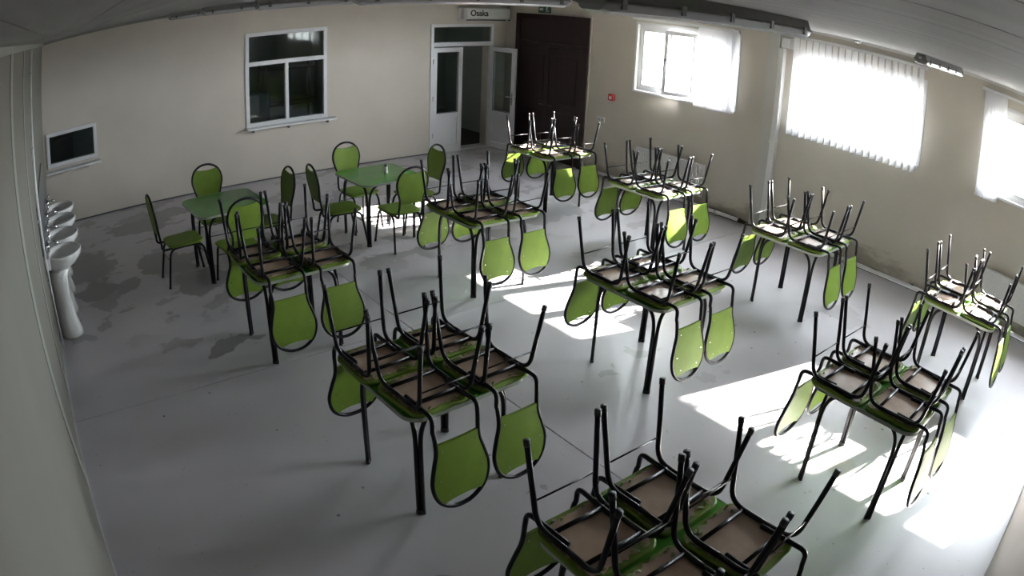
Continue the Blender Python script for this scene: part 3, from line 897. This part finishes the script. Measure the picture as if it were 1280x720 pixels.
tmp = bpy.data.objects.new('tmp_text', cu); C.objects.link(tmp)
dg = bpy.context.evaluated_depsgraph_get(); dg.update()
me = bpy.data.meshes.new_from_object(tmp.evaluated_get(dg)); bpy.data.objects.remove(tmp)
me.materials.clear(); me.materials.append(M['black']); me.name = 'maker_lettering'
o = bpy.data.objects.new('maker_lettering', me); C.objects.link(o); o.parent = t
o.location = (-0.40, -0.2165, 0.10); o.rotation_euler = (math.radians(90), 0, 0)

# ------------------------------------------------------------------ ceiling lamps (sealed twin tube fittings)
def make_lamp():
    t = empty('ceiling_lamp')
    Lh = 0.635
    bm = bmesh.new()
    prof = [(-0.05, 0.045), (-0.062, 0.036), (-0.062, 0.030), (0.062, 0.030), (0.062, 0.036), (0.05, 0.045), (0.035, 0.082), (-0.035, 0.082)]
    loft(bm, [[(-Lh, y, z) for y, z in prof], [(Lh, y, z) for y, z in prof]]); finish('tray', bm, 'tray', t)
    bm = bmesh.new()
    prof = [(-0.058, 0.031), (-0.052, 0.010), (-0.036, 0.0), (0.036, 0.0), (0.052, 0.010), (0.058, 0.031)]
    e = 0.93
    loft(bm, [[(-Lh + 0.002, y * e, 0.012 + z * 0.6) for y, z in prof], [(-Lh + 0.03, y, z) for y, z in prof], [(Lh - 0.03, y, z) for y, z in prof], [(Lh - 0.002, y * e, 0.012 + z * 0.6) for y, z in prof]])
    cv = finish('diffuser', bm, 'cover', t)
    for yy in (-0.024, 0.024):
        b = bmesh.new(); tube(b, [(-0.59, yy, 0.020), (0.59, yy, 0.020)], 0.0125, 8); tb = finish('fluorescent_tube', b, 'signwhite', t, True)
        for xx in (-0.6, 0.6):
            b = bmesh.new(); tube(b, [(xx - 0.012, yy, 0.020), (xx + 0.012, yy, 0.020)], 0.0135, 8); finish('tube_cap', b, 'grey', tb)
    for i in range(5):
        for sy in (-1, 1):
            xx = -0.56 + 0.28 * i
            b = bmesh.new(); box(b, xx - 0.010, xx + 0.010, sy * 0.062 - 0.004, sy * 0.062 + 0.004, 0.018, 0.050); finish('clip', b, 'dgrey', t)
    b = bmesh.new(); tube(b, [(-Lh - 0.03, 0, 0.052), (-Lh, 0, 0.052)], 0.012, 8); finish('cable_gland', b, 'grey', t, True)
    return t
lamp0 = make_lamp()
lamp_spots = [
    (2.06, 1.45, 'big twin tube ceiling lamp nearest the camera, across the window by brown door'),
    (2.06, 2.95, 'twin tube ceiling lamp above the air conditioner, second from camera in its line'),
    (2.06, 4.50, 'twin tube ceiling lamp at the top edge, third from camera in its line'),
    (2.06, 6.15, 'thin looking twin tube ceiling lamp, second from the left end'),
    (2.06, 8.00, 'farthest twin tube ceiling lamp, its end leftmost along the ceiling'),
    (5.20, 1.45, 'short looking twin tube ceiling lamp between middle and rightmost windows'),
]
for i, (x, y, lab) in enumerate(lamp_spots):
    o = lamp0 if i == 0 else copy_tree(lamp0)
    o.location = (x, y, H - 0.082)
    tag(o, lab, 'lamp', 'ceiling lamps')

t = thing('smoke_detector', 'small round smoke detector on the ceiling above middle window blind', 'detector', (8.15, 3.52, H))
b = bmesh.new(); tube(b, [(0, 0, -0.008), (0, 0, 0)], 0.06, 16); finish('base_ring', b, 'white', t)
b = bmesh.new(); tube(b, [(0, 0, -0.04), (0, 0, -0.03), (0, 0, -0.008)], [0.03, 0.045, 0.048], 16); finish('sensor_cap', b, 'grey', t)

# ------------------------------------------------------------------ left wall: pipes and wash basins
def wall_pipe(y, label, r):
    t = thing('wall_pipe', label, 'pipe', (XL + 0.03, y, 0))
    b = bmesh.new(); tube(b, [(0, 0, 0.03), (0, 0, 2.93)], r, 8); finish('pipe', b, 'white', t, True)
    for zz in (0.1, 0.7, 1.3, 2.0, 2.7):
        b = bmesh.new(); box(b, -0.03, 0.004, -r - 0.006, r + 0.006, zz, zz + 0.02); finish('clamp', b, 'grey', t)
wall_pipe(6.40, 'thin white pipe running down the left wall just before the basins', 0.011)
t = thing('cable_duct', 'flat white cable duct standing upright on the near left wall', 'duct', (XL, 4.1, 0))
boxo('duct_body', 0, 0.006, -0.10, 0.10, 0.06, H - 0.045, 'duct', t, 0.002)
t = thing('cable_duct', 'narrow white cable duct on left wall, nearer the thin pipe', 'duct', (XL, 5.5, 0))
boxo('duct_body', 0, 0.006, -0.06, 0.06, 0.06, H - 0.045, 'duct', t, 0.002)
t = thing('splash_board', 'dark splash board on the left wall above the wash basins', 'board', (XL, 7.6, 0.95))
boxo('board_panel', 0, 0.02, -1.15, 1.25, 0.0, 0.48, 'dgrey', t, 0.003)
boxo('ledge', 0.02, 0.05, -1.15, 1.25, 0.0, 0.02, 'grey', t)

def make_sink():
    t = empty('wash_basin')
    n = 22
    def outline(s, cx, z, back=0.0):
        pts = []
        for i in range(n):
            a = 2 * math.pi * i / n
            x = cx + 0.225 * s * math.cos(a) ; y = 0.26 * s * math.sin(a)
            x = max(x, back)
            pts.append((x, y, z))
        return pts
    bm = bmesh.new()
    loft(bm, [outline(0.30, 0.13, 0.70), outline(0.55, 0.16, 0.715), outline(0.82, 0.20, 0.77), outline(0.96, 0.22, 0.83), outline(1.0, 0.225, 0.875), outline(0.985, 0.225, 0.885),
              outline(0.88, 0.235, 0.885), outline(0.82, 0.24, 0.86), outline(0.70, 0.24, 0.80), outline(0.35, 0.24, 0.765), outline(0.1, 0.24, 0.76)])
    bowl = finish('bowl', bm, 'ceramic', t, True)
    b = bmesh.new(); tube(b, [(0.24, 0, 0.761), (0.24, 0, 0.767)], 0.025, 10); finish('drain', b, 'chrome', bowl)
    boxo('back_ledge', 0.0, 0.07, -0.22, 0.22, 0.78, 0.90, 'ceramic', t, 0.015)
    bm = bmesh.new()
    def ped(w, d, z):
        return [(0.03 + (0.5 + 0.5 * math.cos(2 * math.pi * i / 16)) * d, 0.5 * w * math.sin(2 * math.pi * i / 16), z) for i in range(16)]
    loft(bm, [ped(0.27, 0.27, 0.0), ped(0.265, 0.265, 0.04), ped(0.21, 0.22, 0.22), ped(0.18, 0.20, 0.42), ped(0.19, 0.21, 0.62), ped(0.23, 0.25, 0.72)])
    finish('pedestal', bm, 'ceramic', t, True)
    fa = empty('tap'); fa.parent = t
    b = bmesh.new(); tube(b, [(0.055, 0, 0.90), (0.055, 0, 1.0)], [0.026, 0.022], 10); finish('tap_body', b, 'chrome', fa, True)
    b = bmesh.new(); tube(b, fillet([(0.055, 0, 0.96), (0.12, 0, 1.0), (0.19, 0, 0.965)], 0.04, 4), 0.012, 8); finish('spout', b, 'chrome', fa, True)
    b = bmesh.new(); tube(b, [(0.055, 0, 1.0), (0.10, 0.0, 1.07)], [0.012, 0.007], 8); finish('lever', b, 'chrome', fa, True)
    for sy in (-1, 1):
        b = bmesh.new(); tube(b, catmull([(0.03, sy * 0.03, 0.78), (0.02, sy * 0.09, 0.62), (0.03, sy * 0.115, 0.48), (0.012, sy * 0.10, 0.38), (0.0, sy * 0.10, 0.40)], 4), 0.007, 6); finish('hose', b, 'dgrey', t, True)
    return t
sink0 = make_sink()
for i, (y, lab) in enumerate([(6.72, 'white pedestal wash basin nearest the camera, its column in full view'),
                              (7.33, 'second white wash basin from the camera on the left wall'),
                              (7.95, 'third white wash basin from the camera on the left wall'),
                              (8.55, 'white wash basin farthest from the camera, nearest the back wall')]):
    o = sink0 if i == 0 else copy_tree(sink0)
    o.location = (XL + 0.002, y, 0.0)
    tag(o, lab, 'sink', 'wash basins on the left wall')

# ================================================================== TABLES
TZ = 0.79
def make_table():
    t = empty('dining_table')
    pts = round_rect(0.43, 0.43, 0.11, 6)
    ins = round_rect(0.4265, 0.4265, 0.108, 6)
    bm = bmesh.new()
    loft(bm, [[(x, y, TZ - 0.022) for x, y in ins], [(x, y, TZ) for x, y in ins]])
    finish('tabletop', bm, 'top', t)
    bm = bmesh.new()
    a = [bm.verts.new((x, y, TZ - 0.024)) for x, y in pts]; b = [bm.verts.new((x, y, TZ + 0.0005)) for x, y in pts]
    c = [bm.verts.new((x, y, TZ + 0.0005)) for x, y in round_rect(0.424, 0.424, 0.106, 6)]; d = [bm.verts.new((x, y, TZ - 0.024)) for x, y in round_rect(0.424, 0.424, 0.106, 6)]
    n = len(a)
    for i in range(n):
        j = (i + 1) % n
        bm.faces.new((a[i], a[j], b[j], b[i])); bm.faces.new((b[i], b[j], c[j], c[i])); bm.faces.new((c[i], c[j], d[j], d[i])); bm.faces.new((d[i], d[j], a[j], a[i]))
    finish('edge_band', bm, 'alu', t)
    for sx in (-1, 1):
        for sy in (-1, 1):
            bm = bmesh.new()
            px, py = sx * 0.317, sy * 0.317
            tx, ty = sx * 0.7071, -sy * 0.7071        # across the corner
            r = 0.0145
            # one bent bar towards each table edge, side by side down the leg
            for (k, ex, ey) in ((1, 0.0, -sy), (-1, -sx, 0.0)):
                ox, oy = px + k * tx * r * 1.0, py + k * ty * r * 1.0
                p = fillet([(ox, oy, 0.0), (ox, oy, 0.60), (ox + ex * 0.035, oy + ey * 0.035, 0.70), (ox + ex * 0.115, oy + ey * 0.115, TZ - 0.037), (ox + ex * 0.20, oy + ey * 0.20, TZ - 0.037)], 0.09, 5)
                tube(bm, p, r, 8)
            l = finish('leg', bm, 'tube', t, True)
            b2 = bmesh.new()
            for k in (1, -1):
                tube(b2, [(px + k * tx * r, py + k * ty * r, 0.0), (px + k * tx * r, py + k * ty * r, 0.03)], r * 1.12, 8)
            finish('foot_cap', b2, 'black', l, True)
    return t
table0 = make_table()
table_used = [False]
def put_table(x, y, rot, label, group):
    if not table_used[0]:
        o = table0; table_used[0] = True
    else:
        o = copy_tree(table0)
    o.location = (x, y, 0); o.rotation_euler = (0, 0, math.radians(rot))
    return tag(o, label, 'table', group)

# ================================================================== CHAIRS
SZ = 0.475           # seat top
TR = 0.0135          # tube radius
PROF = [(.155, .50), (.147, .59), (.150, .66), (.174, .74), (.196, .83), (.190, .90), (.168, .955), (.133, .995), (.088, 1.022), (.045, 1.036), (0.0, 1.040)]
PS = catmull([(a, 0, b) for a, b in PROF], 4)
def half_w(z):
    for p, q in zip(PS, PS[1:]):
        if p.z <= z <= q.z and q.z > p.z:
            f = (z - p.z) / (q.z - p.z)
            return p.x * (1 - f) + q.x * f
    return 0.155 if z < .5 else 0.0
def back_y(z):
    return -0.292 - 0.075 * max(0, z - 0.5) / 0.54

def make_chair():
    t = empty('dining_chair')
    rz = SZ - 0.030 - TR
    # seat cushion
    bm = bmesh.new()
    o1 = round_rect(0.205, 0.212, 0.075, 5, 0.04); o0 = round_rect(0.198, 0.205, 0.072, 5, 0.04); o2 = round_rect(0.17, 0.177, 0.06, 5, 0.04)
    loft(bm, [[(x, y, SZ - 0.029) for x, y in o0], [(x, y, SZ - 0.022) for x, y in o1], [(x, y, SZ - 0.008) for x, y in o1], [(x, y, SZ - 0.002) for x, y in o0], [(x, y, SZ) for x, y in o2]])
    seat = finish('seat', bm, 'vinyl', t)
    # underside board with ragged vinyl edge
    rnd = random.Random(3)
    rr = []
    base = round_rect(0.188, 0.194, 0.06, 4, 0.04)
    for i in range(len(base)):
        p = base[i]; q = base[(i + 1) % len(base)]
        m = max(1, int(math.hypot(q[0] - p[0], q[1] - p[1]) / 0.02))
        for s in range(m):
            f = s / m; j = rnd.uniform(-0.024, 0.004)
            x = p[0] * (1 - f) + q[0] * f; y = p[1] * (1 - f) + q[1] * f; l = math.hypot(x, y)
            rr.append((x * (1 + j / l), y * (1 + j / l)))
    prism(bm := bmesh.new(), rr, SZ - 0.031, SZ - 0.0285)
    sb = finish('seat_board', bm, 'board', t)
    # legs: each half of a bent side bar
    for sx in (-1, 1):
        for sy in (-1, 1):
            p = fillet([(sx * .197, sy * .268, 0.0), (sx * .170, sy * .195, rz), (sx * .165, sy * .0, rz)], 0.085, 6)
            b = bmesh.new(); tube(b, p, TR, 8); l = finish('leg', b, 'tube', t, True)
            d = (Vector(p[1]) - Vector(p[0])).normalized()
            b = bmesh.new(); tube(b, [Vector(p[0]) - d * 0.002, Vector(p[0]) + d * 0.028], TR * 1.18, 8); finish('foot_cap', b, 'black', l, True)
    for sy in (-1, 1):
        f = 0.70
        xx = .197 + (.170 - .197) * f; yy = sy * (.268 + (.195 - .268) * f)
        b = bmesh.new(); tube(b, [(-xx, yy, rz * f), (xx, yy, rz * f)], 0.0048, 6); finish('stretcher', b, 'tube', t, True)
        b = bmesh.new(); tube(b, [(-.165, sy * .115, rz), (.165, sy * .115, rz)], 0.0115, 8); finish('cross_bar', b, 'tube', t, True)
    # shreds of torn vinyl hanging from the underside edge
    b = bmesh.new(); rs = random.Random(21)
    for k in range(16):
        x0 = rs.uniform(-.15, .15); y0 = rs.choice((1, 1, 1, -1)) * rs.uniform(.150, .192); a = rs.uniform(-0.6, 0.6); ln = rs.uniform(.015, .045); w = rs.uniform(.003, .007)
        dx, dy = math.cos(a), math.sin(a); prev = None
        for q in range(4):
            f = q / 3; z = SZ - 0.032 - 0.012 * math.sin(f * math.pi) * rs.uniform(.5, 1.2)
            cx, cy = x0 + dx * ln * f, y0 + dy * ln * f
            cur = (b.verts.new((cx - dy * w, cy + dx * w, z)), b.verts.new((cx + dy * w, cy - dx * w, z)), b.verts.new((cx + dy * w, cy - dx * w, z + .0015)), b.verts.new((cx - dy * w, cy + dx * w, z + .0015)))
            if prev:
                for e in range(4): b.faces.new((prev[e], prev[(e + 1) % 4], cur[(e + 1) % 4], cur[e]))
            prev = cur
    finish('torn_vinyl', b, 'debris', sb, kind='stuff')
    # back frame: one bent bar
    side = [(0.138, -0.02, rz), (0.145, -0.20, rz), (0.150, -0.288, rz), (0.1545, back_y(0.5), 0.52)]
    side = fillet(side, 0.06, 5)
    right = side + [Vector((p.x, back_y(p.z), p.z)) for p in PS if p.z > 0.53]
    left = [Vector((-p.x, p.y, p.z)) for p in right[:-1]][::-1]
    b = bmesh.new(); tube(b, right + left, TR, 8); finish('back_frame', b, 'tube', t, True)
    # upholstered back panel with a hand hole at the top
    bm = bmesh.new()
    NU, NV = 12, 8
    grids = []
    for side_ in (-1, 1):
        g = []
        for i in range(NU + 1):
            u = -1 + 2 * i / NU
            ztop = 0.965 + 0.022 * u * u
            col = []
            for j in range(NV + 1):
                v = j / NV
                z = 0.60 + v * (ztop - 0.60)
                x = u * (half_w(z) - 0.006)
                y = back_y(z) + side_ * 0.009 - 0.006 * (1 - u * u)
                col.append(bm.verts.new((x, y, z)))
            g.append(col)
        grids.append(g)
    for g in grids:
        for i in range(NU):
            for j in range(NV):
                bm.faces.new((g[i][j], g[i + 1][j], g[i + 1][j + 1], g[i][j + 1]))
    A, B = grids
    for i in range(NU):
        bm.faces.new((A[i][0], A[i + 1][0], B[i + 1][0], B[i][0])); bm.faces.new((A[i][NV], A[i + 1][NV], B[i + 1][NV], B[i][NV]))
    for j in range(NV):
        bm.faces.new((A[0][j], A[0][j + 1], B[0][j + 1], B[0][j])); bm.faces.new((A[NU][j], A[NU][j + 1], B[NU][j + 1], B[NU][j]))
    bk = finish('backrest', bm, 'vinyl', t)
    for (x, z) in ((-0.115, 0.645), (0.115, 0.645), (-0.15, 0.82), (0.15, 0.82), (-0.10, 0.935), (0.10, 0.935)):
        b = bmesh.new()
        for sd in (-1, 1):
            y = back_y(z) + sd * 0.010 - 0.002
            tube(b, [(x, y - 0.003, z), (x, y + 0.003, z)], 0.0045, 6)
        finish('rivet', b, 'chrome', bk)
    return t
chair0 = make_chair()
chair_used = [False]
def put_chair(loc, rot, label, group):
    if not chair_used[0]:
        o = chair0; chair_used[0] = True
    else:
        o = copy_tree(chair0)
    o.location = loc; o.rotation_euler = rot
    return tag(o, label, 'chair', group)

rj = random.Random(11)
def stacked(x, y, rot, where, table_label):
    put_table(x, y, rot, table_label, 'green tables with upturned chairs')
    R = Matrix.Rotation(math.radians(rot), 4, 'Z')
    for (side, sgn) in (('near', -1), ('far', 1)):
        for (lr, sx) in (('left', -1), ('right', 1)):
            px = sx * 0.222 + (-0.02 if sgn > 0 else 0.02) + rj.uniform(-.006, .006)
            py = sgn * (0.219 + rj.uniform(0, .008))
            yaw = rot + rj.uniform(-1.3, 1.3)
            p = R @ Vector((px, py, 0))
            m = Matrix.Rotation(math.radians(yaw), 4, 'Z') @ (Matrix.Rotation(math.pi, 4, 'Z') if sgn > 0 else Matrix.Identity(4)) @ Matrix.Rotation(math.pi, 4, 'Y')
            put_chair((x + p.x, y + p.y, TZ + SZ + 0.001), m.to_euler(),
                      'upturned green chair on %s, %s side, %s' % (where, side, lr), 'upturned green chairs on tables')

STACKS = [
    (1.945, 3.12, 2.0, 'front left table', 'square green table under four upturned chairs, front left of the hall'),
    (1.887, 5.357, 0.5, 'table nearest the basins', 'square green table with upturned chairs nearest the wash basins'),
    (4.083, 5.534, -0.3, 'table nearest the upright tables', 'square green table with upturned chairs in the middle, nearest the white door'),
    (4.159, 3.271, -0.1, 'table in the hall centre', 'square green table with upturned chairs in the very centre of the hall'),
    (1.94, 1.225, 0.0, 'table cut by bottom edge', 'square green table with upturned chairs cut off by the bottom edge'),
    (4.182, 1.132, -2.0, 'front right table', 'square green table with upturned chairs front right, beside the sandy stain'),
    (6.526, 1.098, -1.3, 'rightmost table', 'square green table with upturned chairs, rightmost, near the right radiator'),
    (6.529, 3.19, 0.4, 'table below middle window', 'square green table with upturned chairs below the middle window'),
    (6.489, 5.278, 0.0, 'table before the far radiator', 'square green table with upturned chairs before the far radiator'),
    (6.593, 7.326, -2.5, 'table by the brown door', 'square green table with upturned chairs in front of the brown door'),
]
for a in STACKS:
    stacked(*a)

# the two tables laid upright with chairs around
put_table(1.885, 7.40, 3.0, 'bare green table with chairs around it, nearest the wash basins', 'green tables set for sitting')
put_table(3.875, 7.42, 1.0, 'bare green table with a small shaker on it, chairs around', 'green tables set for sitting')
UP = [  # x, y, facing angle (0 faces +y), label
    (1.90, 7.97, 180 - 2, 'upright green chair at the back wall side of table nearest basins'),
    (1.35, 7.42, -88, 'upright green chair on the wash basin side, seen side on'),
    (1.86, 6.88, 3, 'upright green chair with its back to camera, table nearest basins'),
    (2.36, 7.45, 92, 'upright green chair between the two bare tables, facing the basins'),
    (3.85, 7.93, 180 + 2, 'upright green chair on back wall side of table with shaker'),
    (3.33, 7.38, -93, 'upright green chair between the two bare tables, facing the shaker'),
    (3.905, 6.965, -2, 'upright green chair with its back to camera, table with shaker'),
    (4.41, 7.46, 91, 'upright green chair on white door side of table with shaker'),
]
for (x, y, a, lab) in UP:
    put_chair((x, y, 0.0), (0, 0, math.radians(a)), lab, 'upright green chairs around bare tables')

# shaker on the upright table
t = thing('salt_shaker', 'small clear shaker with dark cap standing on bare green table', 'shaker', (3.97, 7.40, TZ + 0.001))
b = bmesh.new(); tube(b, [(0, 0, 0), (0, 0, 0.008), (0, 0, 0.055), (0, 0, 0.085)], [0.024, 0.026, 0.022, 0.019], 14); finish('glass_body', b, 'signwhite', t, True)
b = bmesh.new(); tube(b, [(0, 0, 0.085), (0, 0, 0.108), (0, 0, 0.115)], [0.021, 0.020, 0.012], 14); finish('cap', b, 'dgrey', t, True)
